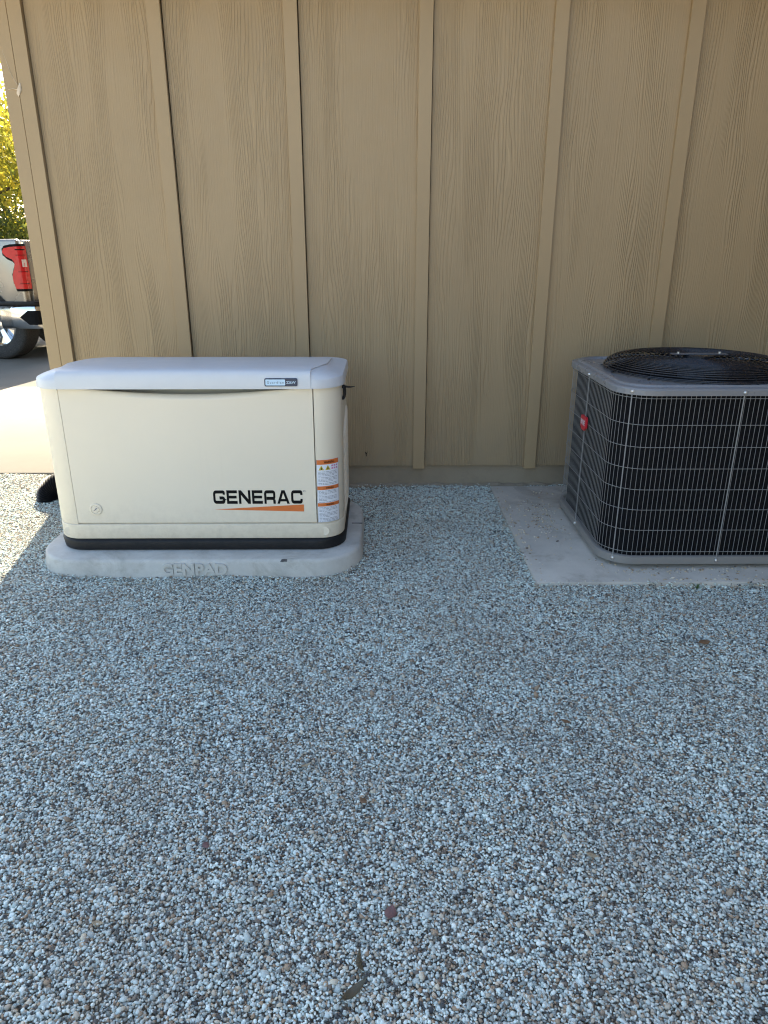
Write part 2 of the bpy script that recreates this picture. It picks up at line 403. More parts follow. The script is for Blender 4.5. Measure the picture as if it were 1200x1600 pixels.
b = MB(HO); b.box(-1.70, XR-.05, WALL+.020, WALL+.2, -.3, .16); b.build('foundation', M['stem'], house)
b = MB(HO)
prof = []
xx = -1.70
rv = random.Random(11)
tops = []
while xx < XR:
    tops.append((xx, .022 + rv.uniform(-.006, .008), WALL - .005 + rv.uniform(-.012, .01))); xx += .035
rings = [[(x, y, -.1), (x, y, z*.6), (x, y+.012, z), (x, WALL+.05, z+.002), (x, WALL+.05, -.1)] for x, z, y in tops]
b.loft(rings); b.build('footing', M['stem'], house)
# the side wall by the drive, the other walls, soffit, fascia, roof
b = MB(HO); b.box(XL+.012, XL+.03, WALL+.10, WALL+DEP, .133, EAVE); b.build('siding_panel', M['siding'], house)
for k in range(1, 12):
    y = WALL + .62*k; b = MB(HO); b.box(XL-.006, XL+.013, y-.0325, y+.0325, .12, EAVE); b.build('batten', M['trim'], house, bevel=.0025)
b = MB(HO); b.box(XL+.03, XL+.2, WALL+.10, WALL+DEP, -.3, .16); b.build('foundation', M['stem'], house)
b = MB(HO); b.box(XL, XR, WALL+DEP, WALL+DEP+.1, -.3, EAVE); b.build('back_wall', M['siding'], house)
b = MB(HO); b.box(XR-.02, XR, WALL+.013, WALL+DEP, -.3, EAVE); b.build('end_wall', M['siding'], house)
OV = .45
b = MB(HO); b.box(XL-OV, XR+OV, WALL-OV+.02, WALL+DEP+OV, EAVE, EAVE+.018); b.build('soffit', M['trim'], house)
b = MB(HO); b.box(XL-OV, XR+OV, WALL-OV-.002, WALL-OV+.02, EAVE-.02, EAVE+.16); b.build('fascia', M['trim'], house, bevel=.003)
ym = WALL+DEP/2; zr = EAVE+.14+(DEP/2+OV)*.33
b = MB(HO); b.prism([(WALL-OV-.05, EAVE+.165), (ym, zr+.03), (WALL+DEP+OV+.05, EAVE+.165), (WALL+DEP+OV+.05, EAVE+.20), (ym, zr+.08), (WALL-OV-.05, EAVE+.20)], 'x', XL-OV-.03, XR+OV+.03)
b.build('roof', M['roof'], house)
b = MB(HO); b.prism([(WALL+.01, EAVE+.018), (WALL+DEP, EAVE+.018), (ym, zr+.02)], 'x', XL, XL+.02); b.build('gable', M['siding'], house)
b = MB(HO); b.prism([(WALL+.01, EAVE+.018), (WALL+DEP, EAVE+.018), (ym, zr+.02)], 'x', XR-.02, XR); b.build('gable', M['siding'], house)
# invented wing, out of view on the right, added to darken that side
WX = 2.62; WY0 = -6.5
for k in range(17):
    y1 = WALL - .62*k; y0 = y1 - .62
    b = MB(HO); b.box(WX, WX+.012, y0+.004, y1-.004, .133, EAVE); b.build('siding_panel', M['siding'], house)
    b = MB(HO); b.box(WX-.019, WX+.002, y0-.0325, y0+.0325, .12, EAVE); b.build('batten', M['trim'], house, bevel=.0025)
b = MB(HO); b.box(WX+.02, WX+.2, WY0, WALL, -.3, .16); b.build('foundation', M['stem'], house)
b = MB(HO); b.box(WX+.012, XR, WY0-.02, WY0, -.3, EAVE); b.build('end_wall', M['siding'], house)
b = MB(HO); b.box(WX-OV, XR+OV, WY0-OV, WALL-OV-.004, EAVE, EAVE+.018); b.build('soffit', M['trim'], house)
b = MB(HO); b.box(WX-OV-.02, WX-OV, WY0-OV, WALL-OV-.06, EAVE-.02, EAVE+.16); b.build('fascia', M['trim'], house, bevel=.003)
xm = (WX+XR)/2
b = MB(HO); b.prism([(WX-OV-.05, EAVE+.165), (xm, EAVE+1.0), (XR+OV+.05, EAVE+.165), (XR+OV+.05, EAVE+.205), (xm, EAVE+1.05), (WX-OV-.05, EAVE+.205)], 'y', WY0-OV, ym)
b.build('roof', M['roof'], house)
# a small black nick in the siding and holes low in the stem wall
b = MB(HO); b.tube([(-.075, WALL-.001, .212), (-.070, WALL-.001, .200), (-.069, WALL-.001, .188)], .0022, 5); b.tube([(-.064, WALL-.001, .213), (-.069, WALL-.001, .200)], .002, 5)
b.build('nick', M['ink'], house)
# dried husk in cobweb on the corner board
hk = empty('insect_husk', (-1.690, WALL-.026, 1.98), 'tiny pale dried husk stuck on the corner board', 'husk')
b = MB(); r3 = random.Random(2)
b.loft([[(.012*math.cos(t)*w+.004*k+r3.uniform(-.002,.002), -.006*math.sin(t)*w, .014*(k-2)+r3.uniform(-.002,.002)) for t in [2*math.pi*i/7 for i in range(7)]] for k, w in enumerate((.15,.8,1,.6,.1))])
b.build('husk_body', M['silk'], hk, smooth=60)
b = MB(); b.tube([(-.045,.005,.002),(-.02,.000,.004),(.0,-.002,.0)], .0015, 4); b.tube([(.002,-.002,.02),(-.02,.004,.06),(-.045,.006,.16)], .0010, 4)
b.build('silk_thread', M['silk'], hk)

# ---------------------------------------------------------------- generator pad
PX0, PX1, PY0, PY1, PH = -1.437, -.072, 2.66, 3.45, .082
pad = empty('generator_pad', (-.755, 3.05, 0), 'rounded grey precast concrete pad under the generator, GENPAD moulded on its front', 'concrete pad')
PO = (-.755, 3.05, 0)
b = MB(PO); rs = []
for d, z in ((-.004, -.03), (-.002, .004), (0, .02), (.004, .066), (.007, .075), (.012, .080), (.020, .082)):
    rs.append(rr(PX0+d, PX1-d, PY0+d, PY1-d, .20-d, 14, z))
b.loft(rs); b.build('slab_body', M['pad'], pad, smooth=35)
v, f = text_fit('GENPAD', .270, .052, 0, .045)
b = MB(PO); n = len(v); cxp = -.758
v3 = [(cxp+p[0], PY0-.0055, .043+p[1]) for p in v] + [(cxp+p[0]*1.01, PY0+.012, .043+p[1]*1.04) for p in v]
ec = {}
for q in f:
    for i in range(len(q)):
        k = (q[i], q[(i+1) % len(q)]); ec[k] = ec.get(k, 0)+1
side = [(a, c, c+n, a+n) for (a, c) in ec if (c, a) not in ec]
b.add(v3, [tuple(q) for q in f] + side); b.build('moulded_lettering', M['pad'], pad)
b = MB(PO); b.box(-.125, -.076, 3.075, 3.083, .0815, .0835); b.build('groove_shade', M['smudge_groove'], pad)  # groove drawn as a thin dark strip, its shade put into the colour
b = MB(PO); b.add([(-.405,PY0+.0040,.0735),(-.397,PY0+.0036,.0725),(-.385,PY0+.0042,.0742),(-.378,PY0+.0036,.0730),(-.376,PY0+.010,.0822),(-.388,PY0+.0125,.0829),(-.399,PY0+.0105,.0824)], [(0,1,2,3,4,5,6)]); b.build('chip_mark', M['smudge_groove'], pad)

# ---------------------------------------------------------------- generator
GX0, GX1, GY0, GY1 = -1.355, -.150, 2.772, 3.395
DX0, DX1 = -1.252, -.259
gen = empty('standby_generator', (-.7525, 3.08, PH), 'cream standby generator with grey lid and orange-striped black lettering', 'generator')
GO = (-.7525, 3.08, PH)
gen.location = GO
b = MB(GO); rs = []
for d, z in ((.010, PH), (-.006, PH+.004), (-.011, PH+.040), (-.006, PH+.048), (.004, PH+.052)):
    rs.append(rr(GX0+d, GX1-d, GY0+d, GY1-d, .115-d, 10, z))
b.loft(rs); b.build('base', M['black'], gen, smooth=40)
b = MB(GO); rs = []
for d, z in ((.002, PH+.052), (-.001, PH+.056), (-.001, .196), (.003, .199)): rs.append(rr(GX0+d, GX1-d, GY0+d, GY1-d, .098-d, 10, z))
b.loft(rs); lower = b.build('lower_panel', M['cream'], gen, smooth=40)
def body_ring(z, d=0):
    o = rr(GX0+d, GX1-d, GY0+d, GY1-d, .098-d, 12, z)
    n = 13
    # outline starts at the front right corner's front tangent and ends at the front left one; close it through the door recess
    return o + [(DX0-.0016, GY0+d, z), (DX0-.0016, GY0+.11, z), (DX1+.004, GY0+.11, z), (DX1+.004, GY0+d, z)]
b = MB(GO); b.loft([body_ring(.199, .003), body_ring(.2005, .0008), body_ring(.203, 0), body_ring(.775, 0)]); b.build('body', M['cream'], gen, smooth=40)
# door: a real sheet with bent-in edges and a scooped finger pull along the top
door_o = MB(GO)
def scoop(x):
    t = (x - (-1.175))/(-.315+1.175)
    return 0 if t <= 0 or t >= 1 else math.sin(math.pi*t)**.9
nx = 80; cols = [DX0 + (DX1-DX0)*i/nx for i in range(nx+1)]
rows = []
for x in cols:
    s_ = scoop(x); zt = .766 - .026*s_
    z0 = .2025
    col = [(x, GY0+.020, z0), (x, GY0+.004, z0), (x, GY0+.0005, z0+.0025), (x, GY0, z0+.006)]
    for k in range(1, 8): col.append((x, GY0, z0+.006 + (zt-.055-z0)*k/8))
    # upper edge: rolls inwards where the pull is
    lo = zt-.052
    for k in range(0, 11):
        t = k/10; z = lo + (zt-lo)*t
        inn = s_*.016*max(0, (z-(zt-.020))/.020)**2
        col.append((x, GY0+inn + (0.0015 if k == 10 else 0), z))
    col.append((x, GY0+.020, zt+.0005)); col.append((x, GY0+.0215, zt-.012))
    rows.append(col)
m_ = len(rows[0]); vs_ = [p for c_ in rows for p in c_]
fs_ = [(i*m_+j, (i+1)*m_+j, (i+1)*m_+j+1, i*m_+j+1) for i in range(nx) for j in range(m_-1)]
fs_ += [tuple(range(m_)), tuple(nx*m_+j for j in range(m_-1, -1, -1))]
door_o.add(vs_, fs_); door = door_o.build('door', M['cream'], gen, smooth=40)
# logo: wide square letters
def strip(pts, w, rad=.0, n=5):
    P = [Vector((p[0], p[1])) for p in pts]; out = []
    for i, p in enumerate(P):
        if i in (0, len(P)-1) or rad == 0: out.append(p); continue
        a = (P[i-1]-p); c = (P[i+1]-p); r_ = min(rad, a.length*.5, c.length*.5); a.normalize(); c.normalize()
        for k in range(n+1):
            t = k/n; out.append((p+a*r_)*(1-t)**2 + p*2*t*(1-t) + (p+c*r_)*t*t)
    L_, R_ = [], []
    for i, p in enumerate(out):
        d1 = (out[i]-out[i-1]).normalized() if i else (out[1]-out[0]).normalized()
        d2 = (out[i+1]-out[i]).normalized() if i < len(out)-1 else d1
        n1 = Vector((-d1.y, d1.x)); n2 = Vector((-d2.y, d2.x)); m = (n1+n2).normalized(); k = w/2/max(.4, m.dot(n1))
        L_.append(p+m*k); R_.append(p-m*k)
    n_ = len(out)
    return [tuple(p) for p in L_+R_], [(i, i+1, n_+i+1, n_+i) for i in range(n_-1)]
S = .24
def letter(ch, w):
    if ch == 'E': return [([(0,0),(w,0),(w,S*.9),(S,S*.9),(S,.5-S*.42),(w*.94,.5-S*.42),(w*.94,.5+S*.42),(S,.5+S*.42),(S,1-S*.9),(w,1-S*.9),(w,1),(0,1)], [tuple(range(12))])]
    if ch == 'N': return [([(0,0),(S,0),(S,.66),(w-S*1.1,0),(w,0),(w,1),(w-S,1),(w-S,.34),(S*1.1,1),(0,1)], [tuple(range(10))])]
    if ch == 'A': return [([(0,0),(S*1.1,0),(S*1.1+.075,.17),(w-S*1.1-.075,.17),(w-S*1.1,0),(w,0),(w*.5+S*.68,1),(w*.5-S*.68,1),
                            ], [tuple(range(8))])]
    if ch == 'G': return [strip([(w-S/2,.68),(w-S/2,1-S/2),(S/2,1-S/2),(S/2,S/2),(w-S/2,S/2),(w-S/2,.44),(w*.52,.44)], S*.96, .2)]
    if ch == 'C': return [strip([(w-S/2,.64),(w-S/2,1-S/2),(S/2,1-S/2),(S/2,S/2),(w-S/2,S/2),(w-S/2,.36)], S*.96, .2)]
    if ch == 'R': return [strip([(S/2,0),(S/2,1-S/2),(w-S/2,1-S/2),(w-S/2,.40),(S*1.02,.40)], S*.96, .17), ([(w-S*1.3,.36,1),(w-S*1.08,.24,1),(w-S*1.02,0,1),(w,0,1),(w-.01,.24,1),(w-.10,.36,1)], [(0,1,2,3,4,5)])]
x = 0; V_, F_ = [], []
LT = []
for ch, w in zip('GENERAC', (1.24,1.10,1.22,1.10,1.18,1.30,1.20)):
    for v, f in letter(ch, w):
        n = len(V_); V_ += [(p[0]+x, p[1], p[2] if len(p) > 2 else 0) for p in v]; F_ += [tuple(i+n for i in q) for q in f]
    if ch == 'A': ax = x; aw = w
    x += w + .16
total = x - .16
LX0, LX1, LZ0, LZ1 = -.682, -.314, .288, .347
b = MB(GO); b.add([(LX0+(p[0]/total)*(LX1-LX0), GY0-.0008-.0002*p[2], LZ0+p[1]*(LZ1-LZ0)) for p in V_], F_); b.build('logo_lettering', M['ink'], door)
# the counter of the A
def lg(u, v): return (LX0+(u/total)*(LX1-LX0), GY0-.0013, LZ0+v*(LZ1-LZ0))
b = MB(GO); b.add([lg(ax+aw*.5-.20,.36), lg(ax+aw*.5+.20,.36), lg(ax+aw*.5,.80)], [(0,1,2)]); b.build('letter_counter', M['cream'], door)
b = MB(GO); b.add([(-.682, GY0-.0008, .2635), (-.310, GY0-.0008, .2535), (-.310, GY0-.0008, .2845)], [(0,1,2)]); b.build('logo_stripe', M['orange'], door)
b = MB(GO); b.tube([(-.306+.004*math.cos(t), GY0-.0008, .343+.004*math.sin(t)) for t in [2*math.pi*i/12 for i in range(12)]], .0006, 4, closed=True); b.build('registered_mark', M['grey_print'], door)
# door lock
lk = MB(GO); c_ = (-1.171, .266)
def disc(r, y): return [(c_[0]+r*math.cos(2*math.pi*i/28), y, c_[1]+r*math.sin(2*math.pi*i/28)) for i in range(28)]
lk.loft([disc(.026, GY0+.001), disc(.026, GY0-.003), disc(.023, GY0-.005), disc(.020, GY0-.005), disc(.0185, GY0-.0025), disc(.015, GY0-.0025), disc(.0135, GY0-.0055), disc(.003, GY0-.006)], True, True)
lk.build('lock', M['cream'], door, smooth=35)
b = MB(GO); b.tube([(c_[0]-.007, GY0-.0062, c_[1]-.004), (c_[0]+.003, GY0-.0064, c_[1]+.001), (c_[0]-.002, GY0-.0064, c_[1]+.002), (c_[0]+.008, GY0-.0062, c_[1]+.006)], .0013, 4); b.build('key_slot', M['grey_print'], door)
# plugs low on both ends of the front
for x in (GX0+.052, GX1-.075):
    b = MB(GO)
    yy = GY0 - .001 + (.098 - math.sqrt(max(0, .098**2 - max(0, .098-min(x-GX0, GX1-x))**2)))
    b.loft([[(x+r*math.cos(t), yy - e, .165+r*math.sin(t)) for t in [2*math.pi*i/20 for i in range(20)]] for r, e in ((.019,-.003),(.019,.001),(.0165,.0022),(.015,.0012))]); b.build('plug', M['cream'], gen, smooth=30)
# surface of the body as (distance along the outline from the door's right edge, z)
CR = .098
def onbody(s, z, off=.0012):
    flat = (GX1-CR) - DX1
    if s < flat: return (DX1+s, GY0-off, z)
    a = (s-flat)/CR
    if a < math.pi/2: return (GX1-CR+(CR+off)*math.sin(a), GY0+CR-(CR+off)*math.cos(a), z)
    return (GX1+off, GY0+CR+(s-flat-CR*math.pi/2), z)
def patch(b, s0, s1, z0, z1, off, n=10):
    vs_ = [onbody(s0+(s1-s0)*i/n, z, off) for i in range(n+1) for z in (z0, z1)]
    b.add(vs_, [(2*i, 2*i+2, 2*i+3, 2*i+1) for i in range(n)])
# warning label wrapped round the corner
s0, s1 = .006, .104; zt, zb = .476, .205
b = MB(GO); patch(b, s0, s1, zb, zt, .0012); lab = b.build('warning_label', M['white_print'], gen)
bands = [(zt-.001, zt-.021), (.363, .347), (.290, .275)]
for a_, c2 in bands:
    b = MB(GO); patch(b, s0+.001, s1-.001, c2, a_, .0018); b.build('orange_band', M['orange'], lab)
v, f = text_fit('WARNING', .046, .0105, 0, .02)
for i, (a_, c2) in enumerate(bands):
    k = 1 if i == 0 else .75
    b = MB(GO); b.add([onbody(s0+.053+p[0]*k, (a_+c2)/2+p[1]*k, .0024) for p in v], f); b.build('warning_lettering', M['ink'], lab)
rl = random.Random(5)
for z0, z1 in ((.425, .367), (.343, .294), (.271, .210)):
    z = z0; nxt = 0; b = MB(GO)
    while z > z1:
        s = s0+.006; nxt += 1
        end = s1-.008 - (rl.uniform(.01,.05) if nxt % 4 == 0 else rl.uniform(0,.006))
        while s < end:
            w = rl.uniform(.006, .016); patch(b, s, min(end, s+w), z-.0016, z, .0018, 2); s += w + .0022
        z -= .0056 if nxt % 4 else .0075
    b.build('label_text', M['grey_print'], lab)
for k in range(2):
    b = MB(GO); s = s0+.008+k*.027; b.add([onbody(s, .431, .0018), onbody(s+.023, .431, .0018), onbody(s+.0115, .452, .0018)], [(0,1,2)])
    b.build('hazard_triangle', M['yellow_print'], lab)
for k in range(2):
    b = MB(GO); s = s0+.008+k*.027; b.add([onbody(s+.009, .434, .0023), onbody(s+.014, .434, .0023), onbody(s+.0125, .445, .0023), onbody(s+.0105, .445, .0023)], [(0,1,2,3)])
    b.build('hazard_symbol', M['ink'], lab)
for k in range(3):
    b = MB(GO)
    for j in range(2):
        s = s0+.062+k*.011; patch(b, s, s+.008, .433+j*.011, .440+j*.011, .0018, 2)
    b.build('hazard_symbol', M['magenta_print'], lab)
b = MB(GO)
for q in ((s0, s0+.0012, zb, zt), (s1-.0012, s1, zb, zt), (s0, s1, zb, zb+.0012)): patch(b, q[0], q[1], q[2], q[3], .0021)
b.build('label_border', M['grey_print'], lab)
# slanting louvres pressed into both ends
lv = MB(); nseg = 9; rings = []
for i in range(nseg+1):
    t = -1+2*i/nseg; w = math.sqrt(max(0, 1-t*t*.98)); rings.append([(.017*w*max(0, math.cos(a)) - .004, .165*t, .045*t + .0125*w*math.sin(a)) for a in [2*math.pi*k/10 for k in range(10)]])
lv.loft(rings); lme = lv.mesh('louver', M['cream'], smooth=60)
for k in range(10):
    for sgn, X in ((1, GX1), (-1, GX0)):
        o = link('louver', lme, gen); o.location = Vector((X, GY0+.312, .235+.037*k)) - Vector(GO); o.scale = (sgn, 1, 1)
# black hasp and cable stub below the lid at the right end
b = MB(GO)
for dy in (.0, .035):
    y = 2.905+dy; xq = GX1-.005 + .002
    b.tube([(xq-.004, y, .748), (xq+.010, y, .746), (xq+.013, y, .735), (xq+.013, y, .708), (xq+.009, y, .700), (xq-.004, y, .699)], .0055, 8)
b.build('hasp', M['black'], gen, smooth=50)
b = MB(GO); b.tube([(GX1-.004, 2.945, .738), (GX1+.012, 2.948, .741), (GX1+.035, 2.95, .739), (GX1+.052, 2.952, .741)], [.005,.005,.0035,.0012], 6); b.build('cable_stub', M['black'], gen, smooth=50)
# lid
LX, LXR, LY0, LY1 = GX0-.012, GX1+.012, 2.750, 3.41
b = MB(GO); rs = []
def lz(y, z): return z - .030*max(0, (y-2.80)/.6)**1.3*max(0, min(1, (z-.80)/.03))
for dx, dy, z in ((.012,.010,.7665),(0,0,.767),(0,0,.770),(.003,.002,.797),(.006,.004,.803),(.030,.0075,.815),(.062,.012,.8265),(.072,.020,.8305),(.085,.032,.8330),(.16,.12,.8335)):
    r_ = .125 - min(dx*.35, .03)
    rs.append([(p[0], p[1], lz(p[1], z)) for p in rr(LX+dx, LXR-dx, LY0+dy, LY1-dy*1.4, r_, 12)])
b.loft(rs); lid = b.build('lid', M['lid'], gen, smooth=22)
# raised middle section of the lid between the two curved seams
prof = [(2.7475,.7675),(2.7475,.772),(2.749,.795),(2.7515,.814),(2.7545,.8235),(2.7595,.8295),(2.769,.834),(2.80,.8375),(2.90,.8375),(3.0,.838),(3.1,.838),(3.2,.837),(3.28,.834),(3.33,.826),(3.36,.81)]
rings = []
for y, z in prof:
    ext = .050*smoothstep((y-2.785)/.22); zz = lz(y, z) if z > .8 else z
    xa, xb = -1.246-ext, -.263+ext
    nseg = 24
    rings.append([(xa + (xb-xa)*i/nseg, y, zz + (.0 if zz < .8 else .004*math.sin(math.pi*i/nseg))) for i in range(nseg+1)])
b = MB(GO); b.loft(rings, False, False, closed=False)
low = [[(p[0], p[1]+(.006 if p[1] < 2.80 else 0), p[2]-.010) for p in r_] for r_ in rings]
n_ = len(rings[0]); nr = len(rings); base_i = len(b.v)
b.add([r_[0] for r_ in rings] + [r_[0] for r_ in low], [(i, i+1, nr+i+1, nr+i) for i in range(nr-1)])
b.add([r_[-1] for r_ in rings] + [r_[-1] for r_ in low], [(i, nr+i, nr+i+1, i+1) for i in range(nr-1)])
b.build('lid_cover', M['lid'], lid, smooth=35)
# badge on the lid's front
b = MB(GO)
def badge_poly(x0, x1, z0, z1, r, y):
    return [(p[0], y, p[1]) for p in rr(x0, x1, z0, z1, r, 4)]
b.loft([badge_poly(-.440,-.313,.7785,.8095,.006,2.752), badge_poly(-.440,-.313,.7785,.8095,.006,2.7445), badge_poly(-.4385,-.3145,.780,.808,.005,2.7430)]); bd = b.build('badge', M['badge_dark'], lid, smooth=40)
b = MB(GO); b.add([(p[0], 2.7424, p[2]) for p in badge_poly(-.4355,-.3595,.7825,.8055,.003,0)], [tuple(range(20))]); b.build('badge_plate', M['badge_light'], bd)
v, f = text_fit('G u a r d i a n', .064, .009, 0, .0)
b = MB(GO); b.add([(-.3975+p[0], 2.7418, .794+p[1]) for p in v], f); b.build('badge_lettering', M['badge_dark'], bd)
v, f = text_fit('22kW', .036, .0105, 0, .01)
b = MB(GO); b.add([(-.337+p[0], 2.7418, .794+p[1]) for p in v], f); b.build('badge_lettering', M['badge_light'], bd)

# ---------------------------------------------------------------- corrugated hose behind the generator's left end
hose = empty('corrugated_hose', (-1.80, 3.63, 0), 'black corrugated drain pipe elbow coming out of the gravel beside the generator', 'pipe')
HOo = (-1.80, 3.63, 0); b = MB(HOo); P_, R_ = [], []
cx_, Rb = -1.692, .090
N_ = 120
for i in range(N_+1):
    a = R(200) - R(118)*i/N_; P_.append((cx_+Rb*math.cos(a), 3.63, .012+Rb*math.sin(a)))
e = Vector(P_[-1]); d_ = (e - Vector(P_[-2])).normalized()
for i in range(1, 90): P_.append(tuple(e + d_*(i*.0018) + Vector((0, 0, -.0000125*i*i))))
for i in range(len(P_)): R_.append(.054 + .006*math.sin(2*math.pi*i/7.0))
b.tube(P_, R_, 20); b.build('hose_body', M['black'], hose, smooth=60)

# ---------------------------------------------------------------- condenser slab and unit
b = MB((1.6, 3.15, 0)); b.box(.630, 2.50, 2.562, 3.80, -.08, .026)
slab = b.build('condenser_slab', M['slab'], bevel=.006, seg=2, smooth=30); slab.location = (1.6, 3.15, 0)
tag(slab, 'flat grey concrete slab under the air conditioner', 'concrete slab')
AX0, AX1, AY0, AY1, AR = .930, 1.850, 2.690, 3.540, .135
ACX, ACY = (AX0+AX1)/2, (AY0+AY1)/2
AO = (ACX, ACY, .026)
ac = empty('air_conditioner', AO, 'dark wire-caged air conditioner condenser with grey top and round black fan guard', 'air conditioner')
def acr(d, z, n=12): return rr(AX0+d, AX1-d, AY0+d, AY1-d, AR-d*.7, n, z)
b = MB(AO); b.loft([acr(.01,.046), acr(-.004,.048), acr(-.004,.078), acr(0,.081), acr(.012,.081), acr(.014,.072)]); pan = b.build('base_pan', M['ac_paint'], ac, smooth=40)
for x, y in ((AX0+.13, AY0+.09), (AX1-.13, AY0+.09), (AX0+.13, AY1-.09), (AX1-.13, AY1-.09)):
    b = MB(AO); b.loft([[(p[0], p[1], z) for p in rr(x-.03, x+.03, y-.03, y+.03, .012, 3)] for z in (.026, .047)]); b.build('foot', M['black'], ac)
b = MB(AO); b.loft([acr(.026,.073), acr(.026,.752)]); b.build('coil', M['coil'], ac, smooth=40)
# outline walk for the wires
def outline(d, n=14):
    o = acr(d, 0, n); L_ = [0]
    for i in range(len(o)): L_.append(L_[-1] + (Vector(o[(i+1) % len(o)]) - Vector(o[i])).length)
    return o, L_
def walk(d, count, start=0):
    o, L_ = outline(d); tot = L_[-1]; out = []
    for k in range(count):
        s = (start + tot*k/count) % tot
        i = max(j for j in range(len(o)) if L_[j] <= s); t = (s-L_[i])/(L_[i+1]-L_[i])
        p = Vector(o[i]).lerp(Vector(o[(i+1) % len(o)]), t); out.append(p)
    return out
b = MB(); b.tube([(0,0,.083), (0,0,.748)], .00095, 5); wme = b.mesh('upright_wire', M['wire'], smooth=80)
ups = walk(.006, 172, .0)
for p in ups:
    o = link('upright_wire', wme, ac); o.location = (p.x-ACX, p.y-ACY, -.026)
b = MB((0,0,0)); b.tube([(p[0]-ACX, p[1]-ACY, 0) for p in acr(.0035, 0, 8)], .0012, 5, closed=True); hme = b.mesh('hoop_wire', M['wire'], smooth=80)
for z in (.738, .634, .545, .457, .370, .284, .196, .100):
    o = link('hoop_wire', hme, ac); o.location = (0, 0, z-.026)
def rod(x, y, nx_, ny_):
    b = MB(AO); ox, oy = nx_*.004, ny_*.004
    b.tube([(x+ox, y+oy, .064), (x+ox, y+oy, .752), (x+ox*1.2, y+oy*1.2, .762)], .0024, 6); q = b.build('tie_rod', M['wire'], ac, smooth=50)
    for z in (.763, .066):
        b = MB(AO)
        b.loft([[(x + nx_*e - ny_*r*math.cos(t), y + ny_*e + nx_*r*math.cos(t), z + r*math.sin(t)) for t in [2*math.pi*i/10 for i in range(10)]] for r, e in ((.0075, .0), (.0075, .009), (.0055, .012), (.002, .0135))])
        b.build('screw', M['screw'], q, smooth=40)
for x in (.978, 1.398, 1.805):
    yo = 0
    if x < AX0+AR: yo = AR - math.sqrt(AR**2-(AX0+AR-x)**2)
    if x > AX1-AR: yo = AR - math.sqrt(AR**2-(x-AX1+AR)**2)
    rod(x, AY0+yo, 0, -1)
rod(AX0, 3.118, -1, 0); rod(AX1, 3.118, 1, 0); rod(ACX, AY1, 0, 1)
# badge on the left side
b = MB(AO); pl = [(-.036,.030),(.036,.030),(.042,.022),(.042,-.018),(.018,-.034),(-.018,-.034),(-.042,-.018),(-.042,.022)]
b.prism([(3.118+u*.92, .548+v) for u, v in pl], 'x', AX0-.014, AX0-.003); bg_ = b.build('badge', M['red_badge'], ac, bevel=.0015)
v, f = text_fit('PAYNE', .060, .024, 0, .03)
b = MB(AO); b.add([(AX0-.0148, 3.118-p[0], .550+p[1]) for p in v], f); b.build('badge_lettering', M['white_print'], bg_)
# top cover with pressed border and round opening
RH = .372
def ang_out(d, z, n=96):
    o = rr(AX0+d, AX1-d, AY0+d, AY1-d, max(.02, AR-d*.6), 16); out = []
    P2 = [Vector((p[0]-ACX, p[1]-ACY)) for p in o]
    for k in range(n):
        a = 2*math.pi*k/n; dr = Vector((math.cos(a), math.sin(a))); best = 0
        for i in range(len(P2)):
            p, q = P2[i], P2[(i+1) % len(P2)]; e_ = q-p; den = dr.x*e_.y - dr.y*e_.x
            if abs(den) < 1e-9: continue
            t = (p.x*e_.y - p.y*e_.x)/den; s = (p.x*dr.y - p.y*dr.x)/den
            if t > 0 and -1e-6 <= s <= 1+1e-6: best = max(best, t)
        out.append((ACX+dr.x*best, ACY+dr.y*best, z))
    return out
def circ(r, z, n=96): return [(ACX+r*math.cos(2*math.pi*k/n), ACY+r*math.sin(2*math.pi*k/n), z) for k in range(n)]
b = MB(AO); b.loft([ang_out(.004,.7505), ang_out(-.006,.750), ang_out(-.006,.770), ang_out(-.003,.7755), ang_out(.004,.778), ang_out(.018,.779), ang_out(.025,.786), ang_out(.043,.7865), ang_out(.052,.7775), circ(RH+.006,.782), circ(RH,.784), circ(RH-.004,.780), circ(RH-.004,.60)], False, False)
top = b.build('top_cover', M['ac_top'], ac, smooth=14)
b = MB(AO); b.loft([circ(RH-.006,.62), circ(RH-.006,.775)], False, False); b.build('fan_orifice', M['coil'], top)
b = MB(AO); b.loft([circ(RH-.004,.61), circ(.02,.60)], False, True); b.build('coil_top', M['coil'], ac)
# domed fan guard: concentric rings and spokes
RG = .392
def gz(r):
    t = min(1, r/RG)
    return .790 + .052*(1-t**9)**.6 - .012*(1-t)*(1-t)*0 - .010*max(0, .75-t)
nring = 21
for k in range(nring):
    t = (k+.5)/nring; r = .055 + (RG-.055)*(1-(1-t)**1.55)
    b = MB(AO); b.tube(circ(r, gz(r), 72), .0027, 5, closed=True); b.build('guard_ring', M['grille'], ac, smooth=80)
b = MB(AO); b.tube(circ(RG, .790, 72), .0032, 6, closed=True); b.build('guard_ring', M['grille'], ac, smooth=80)
for k in range(12):
    a = 2*math.pi*(k+.35)/12; b = MB(AO)
    b.tube([(ACX+math.cos(a)*r, ACY+math.sin(a)*r, gz(r)-.004) for r in [.05+(RG-.05)*i/14 for i in range(15)]] + [(ACX+math.cos(a)*(RG+.012), ACY+math.sin(a)*(RG+.012), .785)], .0032, 6)
    b.build('guard_spoke', M['grille'], ac, smooth=80)
b = MB(AO); b.loft([circ(.062,.838,96), circ(.062,.846,96), circ(.055,.849,96)]); b.build('guard_hub', M['grille'], ac, smooth=40)
b = MB(AO); b.box(ACX-.12, ACX+.12, ACY-.02, ACY+.02, .8495, .853); br = b.build('motor_bracket', M['fan'], ac, bevel=.002)
for dx in (-.09, .09):
    b = MB(AO); b.tube([(ACX+dx, ACY, .852), (ACX+dx, ACY, .860)], .006, 8); b.build('bolt', M['screw'], br)
